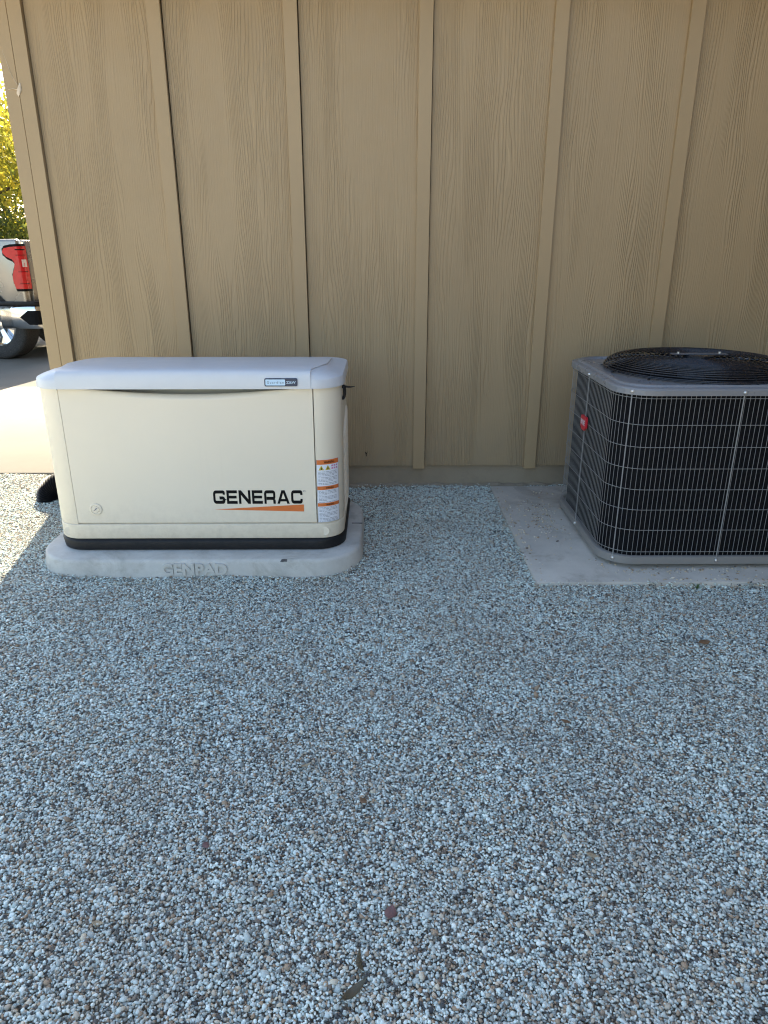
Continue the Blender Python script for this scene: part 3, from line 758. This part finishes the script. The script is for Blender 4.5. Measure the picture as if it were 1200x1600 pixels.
b = MB(AO); b.loft([circ(.075,.66,96), circ(.075,.79,96), circ(.06,.80,96)]); b.build('motor', M['fan'], ac, smooth=40)
for k in range(3):
    a0 = 2*math.pi*k/3+.4; b = MB(AO); vs_ = []; nr_, na_ = 8, 8
    for i in range(nr_+1):
        r = .07 + (.345-.07)*i/nr_; hw = .28 + .30*i/nr_
        for j in range(na_+1):
            u = -1+2*j/na_; a = a0 + u*hw + .25*i/nr_; vs_.append((ACX+r*math.cos(a), ACY+r*math.sin(a), .715+.045*u*(.7+.3*i/nr_)))
    b.add(vs_, [(i*(na_+1)+j, (i+1)*(na_+1)+j, (i+1)*(na_+1)+j+1, i*(na_+1)+j+1) for i in range(nr_) for j in range(na_)])
    o = b.build('fan_blade', M['fan'], ac, smooth=60); sm = o.modifiers.new('thick', 'SOLIDIFY'); sm.thickness = .002
# rating plate on the inside wall under the guard
b = MB(AO); n_ = 8
for zz_, mm in ((0, 0),):
    vs_ = []
    for i in range(n_+1):
        a = R(252)+R(24)*i/n_
        for z in (.785, .815): vs_.append((ACX+(RH-.02)*math.cos(a), ACY+(RH-.02)*math.sin(a)+.0, z))
    b.add(vs_, [(2*i, 2*i+2, 2*i+3, 2*i+1) for i in range(n_)])
b.build('rating_plate', M['ink'], top)

# loose stones kicked onto the slab
rng2 = np.random.default_rng(21); sp = []
def clu(cx_, cy_, sx_, sy_, n):
    for _ in range(n): sp.append((rng2.normal(cx_, sx_), rng2.normal(cy_, sy_)))
clu(.82, 3.25, .05, .14, 170); clu(.74, 3.35, .07, .18, 110); clu(1.15, 2.665, .10, .02, 90); clu(.655, 3.1, .018, .4, 90); clu(1.5, 2.575, .6, .008, 120); clu(1.45, 2.68, .08, .02, 30); clu(1.0, 3.70, .3, .05, 60); clu(.66, 3.0, .02, .3, 40); clu(1.7, 2.66, .3, .04, 40); clu(1.4, 2.58, .5, .012, 60); clu(.95, 2.76, .03, .03, 25)
sp = np.array([p for p in sp if .635 < p[0] < 2.45 and 2.568 < p[1] < 3.79 and not (.96 < p[0] < 1.82 and 2.75 < p[1] < 3.5)])
rd = .0022+.0036*rng2.random(len(sp))**1.5
me = stones_mesh('scattered_pebbles', sp, .026+rd*.35, rd, rng2, M['gravel'], shapes, np.array([(.62,.52,.36),(.50,.40,.27),(.70,.64,.52),(.34,.25,.16),(.55,.53,.48),(.16,.13,.10)]), np.array([.26,.22,.18,.14,.12,.08]))
tag(link('scattered_pebbles', me), 'loose pebbles scattered over the condenser slab', kind='stuff')

# gravel banked up against the pads and the foot of the wall
rng3 = np.random.default_rng(33); ed = []; ez = []
def bank(x, y, z, n, sx_, sy_):
    for _ in range(n): ed.append((rng3.normal(x, sx_), rng3.normal(y, sy_))); ez.append(z*abs(rng3.normal(.6, .35)))
for y in np.arange(2.56, 3.82, .012): bank(.622, y, .022*(.5+.5*math.sin(9*y+1)**2), 4, .007, .006)
for x in np.arange(.62, 2.5, .012): bank(x, 2.553, .024*(.4+.6*math.sin(7*x)**2), 4, .006, .007)
po = rr(PX0, PX1, PY0, PY1, .20, 40); po = [p for p in po if p[1] < 3.3]
for (p, q) in zip(po, po[1:] + po[:1]):
    L_ = math.hypot(q[0]-p[0], q[1]-p[1])
    for k in range(max(1, int(L_/.011))):
        t = k*.011/max(L_, .011); x, y = p[0]+(q[0]-p[0])*t, p[1]+(q[1]-p[1])*t
        if 3.29 < y: continue
        nx_, ny_ = x-min(max(x, PX0+.2), PX1-.2), y-min(max(y, PY0+.2), PY1-.2); nn = math.hypot(nx_, ny_) or 1
        bank(x+nx_/nn*.010, y+ny_/nn*.010, .012*(.3+.7*math.sin(5*x+3*y)**2), 4, .006, .006)
for x in np.arange(-.1, .63, .012): bank(x, WALL-.03, .018, 5, .006, .014)
ed = np.array(ed); ez = np.array(ez); rd = .0028 + .0026*rng3.random(len(ed))**1.5
me = stones_mesh('banked_gravel', ed, ez + .004, rd, rng3, M['gravel'], shapes)
tag(link('banked_gravel', me), 'gravel banked against the pad edges and the foot of the wall', kind='stuff')

# ---------------------------------------------------------------- dead leaves lying on the gravel, a weed
def leaf(x, y, rz, ln, wd, curl, mat, label, name='dead_leaf', tilt=0, z=.016, group='dead leaves on the gravel'):
    b = MB(); n = 10; rows_ = []
    for i in range(n+1):
        t = i/n; w = wd*.5*math.sin(math.pi*min(1, t*1.02))**.8*(1.1-.35*t) + .0004
        zc = curl*ln*(4*(t-.5)**2)
        rows_.append([(ln*(t-.5), -w, zc+.25*w), (ln*(t-.5), 0, zc-.0004), (ln*(t-.5), w, zc+.28*w)])
    b.loft(rows_, False, False, closed=False)
    root = empty(name, (x, y, z), label, 'leaf', group, rz); root.rotation_euler = (tilt, 0, rz)
    o = b.build('leaf_blade', mat, root, smooth=70); sm = o.modifiers.new('thick', 'SOLIDIFY'); sm.thickness = .0005
    b = MB(); b.tube([(-ln*.5, 0, curl*ln), (-ln*.62, .001, curl*ln*.9), (-ln*.72, .004, curl*ln*.6)], .0006, 4); b.build('stalk', mat, root)
    return root
leaf(1.108, 2.107, .3, .045, .030, .12, M['dead_leaf'], 'broad dark brown dead leaf on the gravel below the condenser slab')
leaf(.022, 1.064, 1.3, .034, .026, .15, M['red_leaf'], 'folded reddish brown dead leaf just above the pair of curled olive leaves')
leaf(-.048, .905, .75, .062, .016, .25, M['dark_leaf'], 'long curled olive leaf lying flattest at the very bottom of the photo', tilt=.3, z=.014)
leaf(-.040, .955, 1.75, .050, .014, .30, M['dark_leaf'], 'narrow upright olive leaf standing behind another curled leaf', tilt=.5, z=.016)
leaf(-.560, 1.045, -.1, .024, .011, .15, M['pale_leaf'], 'small straw coloured leaf near the lower left corner of the gravel')
leaf(-.190, 1.503, .5, .030, .009, .2, M['pale_leaf'], 'slim pale leaf lying slantwise in the middle of the gravel')
leaf(-.452, 2.025, 0., .050, .012, .1, M['dark_leaf'], 'dark flat leaf on the gravel in front of the generator pad')
leaf(.530, 1.680, -.5, .030, .014, .1, M['dead_leaf'], 'brown leaf right of the photo centre on open gravel')
leaf(-.040, 1.375, 2.2, .024, .017, .15, M['dead_leaf'], 'small chestnut brown leaf left of the photo centre line')
leaf(.340, 1.345, 1.1, .020, .014, .1, M['dark_leaf'], 'tiny dark leaf by itself right of the chestnut leaf')
leaf(.470, 1.205, -.4, .028, .012, .15, M['pale_leaf'], 'pale tan leaf on the gravel toward the lower right')
leaf(-.390, 1.240, -.9, .022, .015, .1, M['red_leaf'], 'small maroon leaf on the gravel toward the lower left')
weed = empty('weed', (1.270, 2.548, 0), 'tiny green weed sprouting at the front edge of the condenser slab', 'weed')
rw = random.Random(9)
for k in range(9):
    a = rw.uniform(0, 6.28); l_ = rw.uniform(.018, .042); b = MB(); w = rw.uniform(.002,.004)
    q = [(0,0,0), (math.cos(a)*l_*.3, math.sin(a)*l_*.3, l_*.55), (math.cos(a)*l_*.8, math.sin(a)*l_*.8, l_*.8)]
    px, py = -math.sin(a)*w, math.cos(a)*w
    b.add([(p[0]-px*s_, p[1]-py*s_, p[2]) for p, s_ in zip(q, (.5,1,.05))] + [(p[0]+px*s_, p[1]+py*s_, p[2]) for p, s_ in zip(q, (.5,1,.05))], [(0,1,4,3), (1,2,5,4)])
    o = b.build('leaf_blade', M['weed'], weed); sm = o.modifiers.new('thick', 'SOLIDIFY'); sm.thickness = .0005

# ---------------------------------------------------------------- pickup truck (x forward, y to its left, z up; 0 at the rear face of the bed)
PHI = R(171); TX, TY = -4.07, 8.60           # rear left corner of the bed
fwd = Vector((math.cos(PHI), math.sin(PHI), 0)); lft = Vector((-math.sin(PHI), math.cos(PHI), 0))
HW = .98
tl = Vector((TX, TY, .012)) - lft*HW
truck = empty('pickup_truck', tl, 'silver pickup truck parked on the driveway past the house corner', 'truck', rz=PHI)
OV_, WR, TW = .62, .40, .30; FX = OV_+3.6
def arch(cx_, r, z0, n=14):
    a0 = math.asin((z0-WR)/r) if abs(z0-WR) < r else 0
    return [(cx_ + r*math.cos(math.pi-a0 - (math.pi-2*a0)*i/n), WR + r*math.sin(math.pi-a0 - (math.pi-2*a0)*i/n)) for i in range(n+1)]
for s in (-1, 1):
    b = MB(); y0, y1 = (HW-.10, HW) if s > 0 else (-HW, -HW+.10)
    b.prism([(.0,.66), (.02,.60)] + arch(OV_, .45, .56) + [(1.9,.50), (1.9,1.36), (.02,1.385)], 'y', y0, y1)
    b.build('bed_side', M['truck'], truck, bevel=.03, seg=3, smooth=35)
b = MB(); b.box(.08, 1.88, -HW+.10, HW-.10, .60, .80); b.build('bed_floor', M['black'], truck)
b = MB(); b.prism([(-.005,.70),(-.012,.82),(-.012,1.22),(.01,1.37),(.075,1.38),(.075,.70)], 'y', -HW+.135, HW-.135); tg = b.build('tailgate', M['truck'], truck, bevel=.012, seg=2, smooth=35)
b = MB(); b.box(-.016, -.010, -.5, .5, .98, 1.10); b.build('pressing', M['truck'], tg, bevel=.003)
b = MB(); b.box(-.018, -.008, HW-.32, HW-.22, .855, .875); b.build('emblem', M['black'], tg)
# cab and nose
b = MB(); b.prism([(1.94,.48),(3.75,.46)] + arch(FX, .50, .50) + [(5.2,.52),(5.25,.95),(5.15,1.16),(3.95,1.28),(1.94,1.30)], 'y', -HW+.005, HW-.005); b.build('body', M['truck'], truck, bevel=.05, seg=3, smooth=35)
b = MB(); b.loft([[(x, y, z) for x, y in ((x0,-w),(x1,-w),(x1,w),(x0,w))] for x0, x1, w, z in ((1.97,3.95,.93,1.29),(2.10,3.45,.80,1.80),(2.18,3.25,.74,1.88))]); cab = b.build('cab', M['truck'], truck, bevel=.03, seg=2, smooth=35)
for s in (-1, 1):
    for x0, x1 in ((2.12, 2.75), (2.82, 3.55)):
        b = MB(); y0 = s*.926; y1 = s*.815
        b.add([(x0, y0+s*.006, 1.34), (x1+.12, y0+s*.006, 1.34), (x1-.12 if x1 > 3 else x1, y1+s*.008, 1.74), (x0+.06, y1+s*.008, 1.74)], [(0,1,2,3)]); o = b.build('window', M['glass_dark'], cab); q = o.modifiers.new('t','SOLIDIFY'); q.thickness = .006
b = MB(); b.add([(1.985,-.80,1.36),(1.985,.80,1.36),(2.085,.70,1.76),(2.085,-.70,1.76)], [(0,1,2,3)]); o = b.build('rear_window', M['glass_dark'], cab); q = o.modifiers.new('t','SOLIDIFY'); q.thickness = .008
# tail lamps wrap the rear corners: outline in (distance from corner: + along the rear, - along the side; z)
def on_corner(u, z, sgn, off):
    r = .045
    if u > r*.8: return (-off-.004, sgn*(HW-u), z)
    if u < -r*.8: return (-u, sgn*(HW+off), z)
    a = (u+r*.8)/(1.6*r)*math.pi/2
    return (r-(r+off)*math.sin(a), sgn*(HW-r+(r+off)*math.cos(a)), z)
def lamp_cols(top, bot, off):  # build between two boundary curves sampled over u
    return top, bot
lamp_t = [(-.20,1.255),(-.18,1.285),(-.10,1.30),(.0,1.305),(.10,1.308),(.128,1.305)]
def zint(tab, u):
    for (a, za), (c, zc) in zip(tab, tab[1:]):
        if a <= u <= c: return za + (zc-za)*(u-a)/(c-a)
    return tab[0][1] if u < tab[0][0] else tab[-1][1]
upper_b = [(-.20,1.235),(-.16,1.195),(-.09,1.165),(-.07,1.13),(.13,1.13)]
mid_l = -.072
low_t = [(-.12,.985),(-.105,1.03),(-.08,1.075),(-.072,1.13),(.13,1.13)]
low_b = [(-.12,.93),(-.11,.875),(-.10,.845),(.135,.845)]
for sgn in (1, -1):
    lamp = empty('tail_lamp', (0, 0, 0)); lamp.parent = truck
    for name, off, grow, mat in (('lamp_housing', .004, .034, M['ink']), ('lens', .014, 0, M['tail_red'])):
        b = MB()
        for tab_t, tab_b, u0, u1 in ((lamp_t, upper_b, -.20, .105), (low_t, low_b, -.12, .11)):
            n = 26; U = [u0-grow*.25 + (u1-u0+grow*.5)*i/n for i in range(n+1)]; vs_ = []
            for u in U:
                t_ = zint(tab_t, u) + grow*.8; b_ = zint(tab_b, u) - grow*.8
                if tab_t is lamp_t and u > mid_l: b_ = 1.132
                if tab_t is low_t and u > mid_l: t_ = 1.1318
                for z in (t_, b_): vs_.append(on_corner(u, z, sgn, off))
                for z in (t_, b_): vs_.append(on_corner(u, z, sgn, -.02))
            fs_ = []
            for i in range(n):
                a_ = 4*i; c2 = 4*(i+1); fs_ += [(a_, c2, c2+1, a_+1), (a_, a_+2, c2+2, c2), (a_+1, c2+1, c2+3, a_+3)]
            fs_ += [(0,1,3,2), (4*n, 4*n+2, 4*n+3, 4*n+1)]
            b.add(vs_, fs_)
        b.build(name, mat, lamp)
    b = MB(); vs_ = []
    for i in range(7):
        for z in (1.165, 1.085): vs_.append(on_corner(.01+.07*i/6, z, sgn, .0155))
    b.add(vs_, [(2*i, 2*i+2, 2*i+3, 2*i+1) for i in range(6)]); b.build('reverse_lens', M['tail_white'], lamp)
    b = MB(); vs_ = []
    for k, (z0, z1) in enumerate(((1.265,1.277),(1.21,1.216),(1.03,1.036),(.90,.906))):
        vs_ = []
        for i in range(7):
            for z in (z1, z0): vs_.append(on_corner(-.04+.12*i/6, z, sgn, .0156))
        b = MB(); b.add(vs_, [(2*i, 2*i+2, 2*i+3, 2*i+1) for i in range(6)]); b.build('lens_rib', M['ink'], lamp)
# rear bumper: chrome with black step pad and corner step pockets
bz0, bz1 = .40, .66
def bump_ring(off, z, back=.13, side=.36):
    # U-shaped outline seen from above, open to the front
    o = [(side, HW+.02+off)]
    for i in range(9):
        a = R(90 - 0) + R(90)*i/8; o.append((.09 - back + .10 + (.10+off)*math.cos(a) - .09, HW+.02-.10 + (.10+off)*math.sin(a)))
    o = o + [(-p[0]*-1, -p[1]) for p in reversed(o)]
    return [(p[0], p[1], z) for p in o]
b = MB(); b.loft([bump_ring(-.06, bz0+.0), bump_ring(-.012, bz0), bump_ring(0, bz0+.03), bump_ring(0, bz1-.05), bump_ring(-.012, bz1-.01), bump_ring(-.03, bz1), bump_ring(-.10, bz1)], False, False, closed=False); bp = b.build('bumper', M['chrome'], truck, smooth=40)
q = bp.modifiers.new('t', 'SOLIDIFY'); q.thickness = .01
b = MB(); b.loft([bump_ring(.002, bz1-.004), bump_ring(.010, bz1+.01), bump_ring(.004, bz1+.045), bump_ring(-.10, bz1+.05)], False, False, closed=False); o = b.build('step_pad', M['black'], truck, smooth=40); q = o.modifiers.new('t','SOLIDIFY'); q.thickness = .008
for sgn in (1, -1):
    b = MB(); ro, ri = [], []
    def bpt(u, z, off):   # u: distance along bumper from the corner middle
        r = .10; yb = HW+.02; xb = -.13+.10-.0-.09+.09
        if u > .08: return (-.13-off+.0, sgn*(yb-.10-(u-.08)), z)
        if u < -.08: return (-.03-(u+.08), sgn*(yb+off), z)
        a = (u+.08)/.16*math.pi/2
        return (-.03-(r+off)*math.sin(a), sgn*(yb-.10+(r+off)*math.cos(a)), z)
    vs_ = []; n = 24
    for i in range(n+1):
        u = -.22+.88*i/n; e_ = min(1, min(i, n-i)/3.0)
        for z in (.53-.085*e_, .53+.075*e_): vs_.append(bpt(u, z, .004))
    b.add(vs_, [(2*i, 2*i+2, 2*i+3, 2*i+1) for i in range(n)]); o = b.build('corner_step', M['ink'], bp); q = o.modifiers.new('t','SOLIDIFY'); q.thickness = .012
b = MB(); b.box(.0, 1.9, -.6, .6, .42, .60); b.build('chassis', M['black'], truck)
# wheels
def lathe_wheel(prof, n=40):
    return [[(r*math.cos(2*math.pi*k/n), y, r*math.sin(2*math.pi*k/n)) for k in range(n)] for r, y in prof]
b = MB(); b.loft(lathe_wheel([(.245,-.13),(.30,-.145),(.36,-.145),(.385,-.135),(.40,-.11),(.40,.11),(.385,.135),(.36,.145),(.30,.145),(.245,.13)]), False, False); tme = b.mesh('tyre', M['tyre'], smooth=40)
b = MB(); b.loft(lathe_wheel([(.25,-.13),(.25,.13),(.235,.142),(.225,.12),(.215,.06),(.06,.05),(.055,.085),(.001,.088)]), False, False); rme = b.mesh('rim', M['chrome'], smooth=40)
b = MB()
for k in range(6):
    a = 2*math.pi*k/6; ca, sa = math.cos(a), math.sin(a)
    def rp(r, t, y): return (r*ca - t*sa, y, r*sa + t*ca)
    b.add([rp(.05,-.03,.09), rp(.05,.03,.09), rp(.235,.05,.125), rp(.235,-.05,.125), rp(.05,-.03,.05), rp(.05,.03,.05), rp(.235,.05,.06), rp(.235,-.05,.06)], [(0,1,2,3),(4,7,6,5),(0,4,5,1),(1,5,6,2),(2,6,7,3),(3,7,4,0)])
sme = b.mesh('spoke', M['chrome'], bevel=.006)
for x in (OV_, FX):
    for sgn in (1, -1):
        w = empty('wheel', (x, sgn*(HW-TW/2-.22), WR)); w.parent = truck
        if sgn < 0: w.rotation_euler = (0, 0, math.pi)
        link('tyre', tme, w); link('rim', rme, w); link('spoke', sme, w)

# ---------------------------------------------------------------- low stone border, trees beyond the drive
border = empty('stone_border', (-8, 12.6, 0), 'low grey block border wall behind the pickup truck', 'wall')
rb = random.Random(4)
for row in range(3):
    x = -14 + row*.2
    while x < -1.9:
        w = rb.uniform(.32, .55); b = MB((-8, 12.6, 0)); b.box(x, x+w-.012, 12.45+rb.uniform(-.015,.015), 12.75, .012+row*.17, .012+row*.17+.163)
        b.build('stone', M['stone_wall'], border, bevel=.012, seg=1); x += w
M['leaves_yellow'] = foliage_mat('leaves_yellow_green', [(0, (.10,.13,.02)), (.35, (.28,.28,.04)), (.7, (.55,.45,.05)), (1, (.68,.52,.07))])
M['leaves_green'] = foliage_mat('leaves_olive_green', [(0, (.05,.07,.016)), (.5, (.15,.17,.03)), (1, (.34,.31,.05))])
def tree(x, y, h, rx, z0, nl, mat, label, seed, trunk_r=.11, leafs=.085):
    root = empty('tree', (x, y, 0), label, 'tree', 'trees beyond the driveway'); q = random.Random(seed); g = np.random.default_rng(seed)
    b = MB(); top_ = h*.62
    path = [(q.uniform(-.06,.06)*i, q.uniform(-.06,.06)*i, -.1+top_*i/6) for i in range(7)]
    b.tube(path, [trunk_r*(1-.1*i) for i in range(7)], 8); tips = []
    for k in range(16):
        i = q.randrange(1, 7); p = Vector(path[i]); a = q.uniform(0, 6.28); l_ = rx*q.uniform(.5, .95); up_ = q.uniform(.15, .9)
        pts_ = [p]
        for j in range(1, 5):
            t = j/4; pts_.append(p + Vector((math.cos(a)*l_*t + q.uniform(-.12,.12), math.sin(a)*l_*t + q.uniform(-.12,.12), up_*l_*t + q.uniform(-.08,.08))))
        b.tube(pts_, [trunk_r*.42*(1-.2*j) for j in range(5)], 5); tips += pts_[2:]
    b.build('trunk', M['bark'], root, smooth=60)
    # leaf clumps through the crown's volume
    cl = [np.array(t) for t in tips]
    for _ in range(60):
        d = g.normal(size=3); d /= np.linalg.norm(d); r_ = g.random()**.4
        c_ = np.array([0, 0, (z0+h)/2]) + d*r_*np.array([rx, rx, (h-z0)/2]); cl.append(c_)
    cl = np.array(cl); ci = g.integers(0, len(cl), nl); off = g.normal(size=(nl, 3))*np.array([.30, .30, .22])
    cen = cl[ci] + off; cen[:, 2] = np.maximum(cen[:, 2], .25)
    t1 = g.normal(size=(nl, 3)); t1 /= np.linalg.norm(t1, axis=1)[:, None]; t2 = np.cross(t1, g.normal(size=(nl, 3))); t2 /= np.linalg.norm(t2, axis=1)[:, None]
    s_ = (leafs*(.6+.7*g.random(nl)))[:, None]
    V = np.stack([cen-t1*s_, cen-t2*s_*.38, cen+t1*s_, cen+t2*s_*.38], 1).reshape(-1, 3)
    me = bpy.data.meshes.new('crown'); me.vertices.add(nl*4); me.loops.add(nl*4); me.polygons.add(nl)
    me.vertices.foreach_set('co', V.reshape(-1)); me.loops.foreach_set('vertex_index', np.arange(nl*4, dtype=np.int32)); me.polygons.foreach_set('loop_start', np.arange(0, nl*4, 4, dtype=np.int32))
    cv = np.clip(.5*g.random(len(cl))[ci] + .5*g.random(nl), 0, 1)
    at = me.attributes.new('leafcol', 'FLOAT', 'FACE'); at.data.foreach_set('value', cv.astype(np.float32))
    me.materials.append(mat); me.update(); me.validate()
    link('crown', me, root)
tree(-8.2, 15.2, 6.2, 2.3, 1.0, 8500, M['leaves_yellow'], 'tall yellow-leaved tree directly above the pickup truck', 1)
tree(-11.6, 17.0, 6.8, 2.6, 1.2, 8500, M['leaves_yellow'], 'tall golden tree furthest left beyond the drive', 2)
tree(-6.3, 18.8, 7.4, 2.5, 1.6, 8500, M['leaves_yellow'], 'tallest yellow-green tree nearest the house corner', 3)
tree(-9.9, 20.5, 5.2, 2.4, .3, 12000, M['leaves_green'], 'olive green tree filling the gap behind the golden trees', 4)
def shrub(x, y, h, rx, seed, label):
    tree(x, y, h, rx, .1, 9000, M['leaves_green'], label, seed, .05, .06)
shrub(-7.0, 14.0, 1.9, 1.1, 11, 'low green shrub behind the truck tailgate'); shrub(-8.8, 13.9, 2.0, 1.2, 12, 'low green shrub behind the truck bed side'); shrub(-5.3, 14.4, 2.1, 1.1, 13, 'low green shrub beside the house end of the border'); shrub(-10.8, 14.1, 1.8, 1.2, 14, 'low green shrub at the far left end of the stone border')
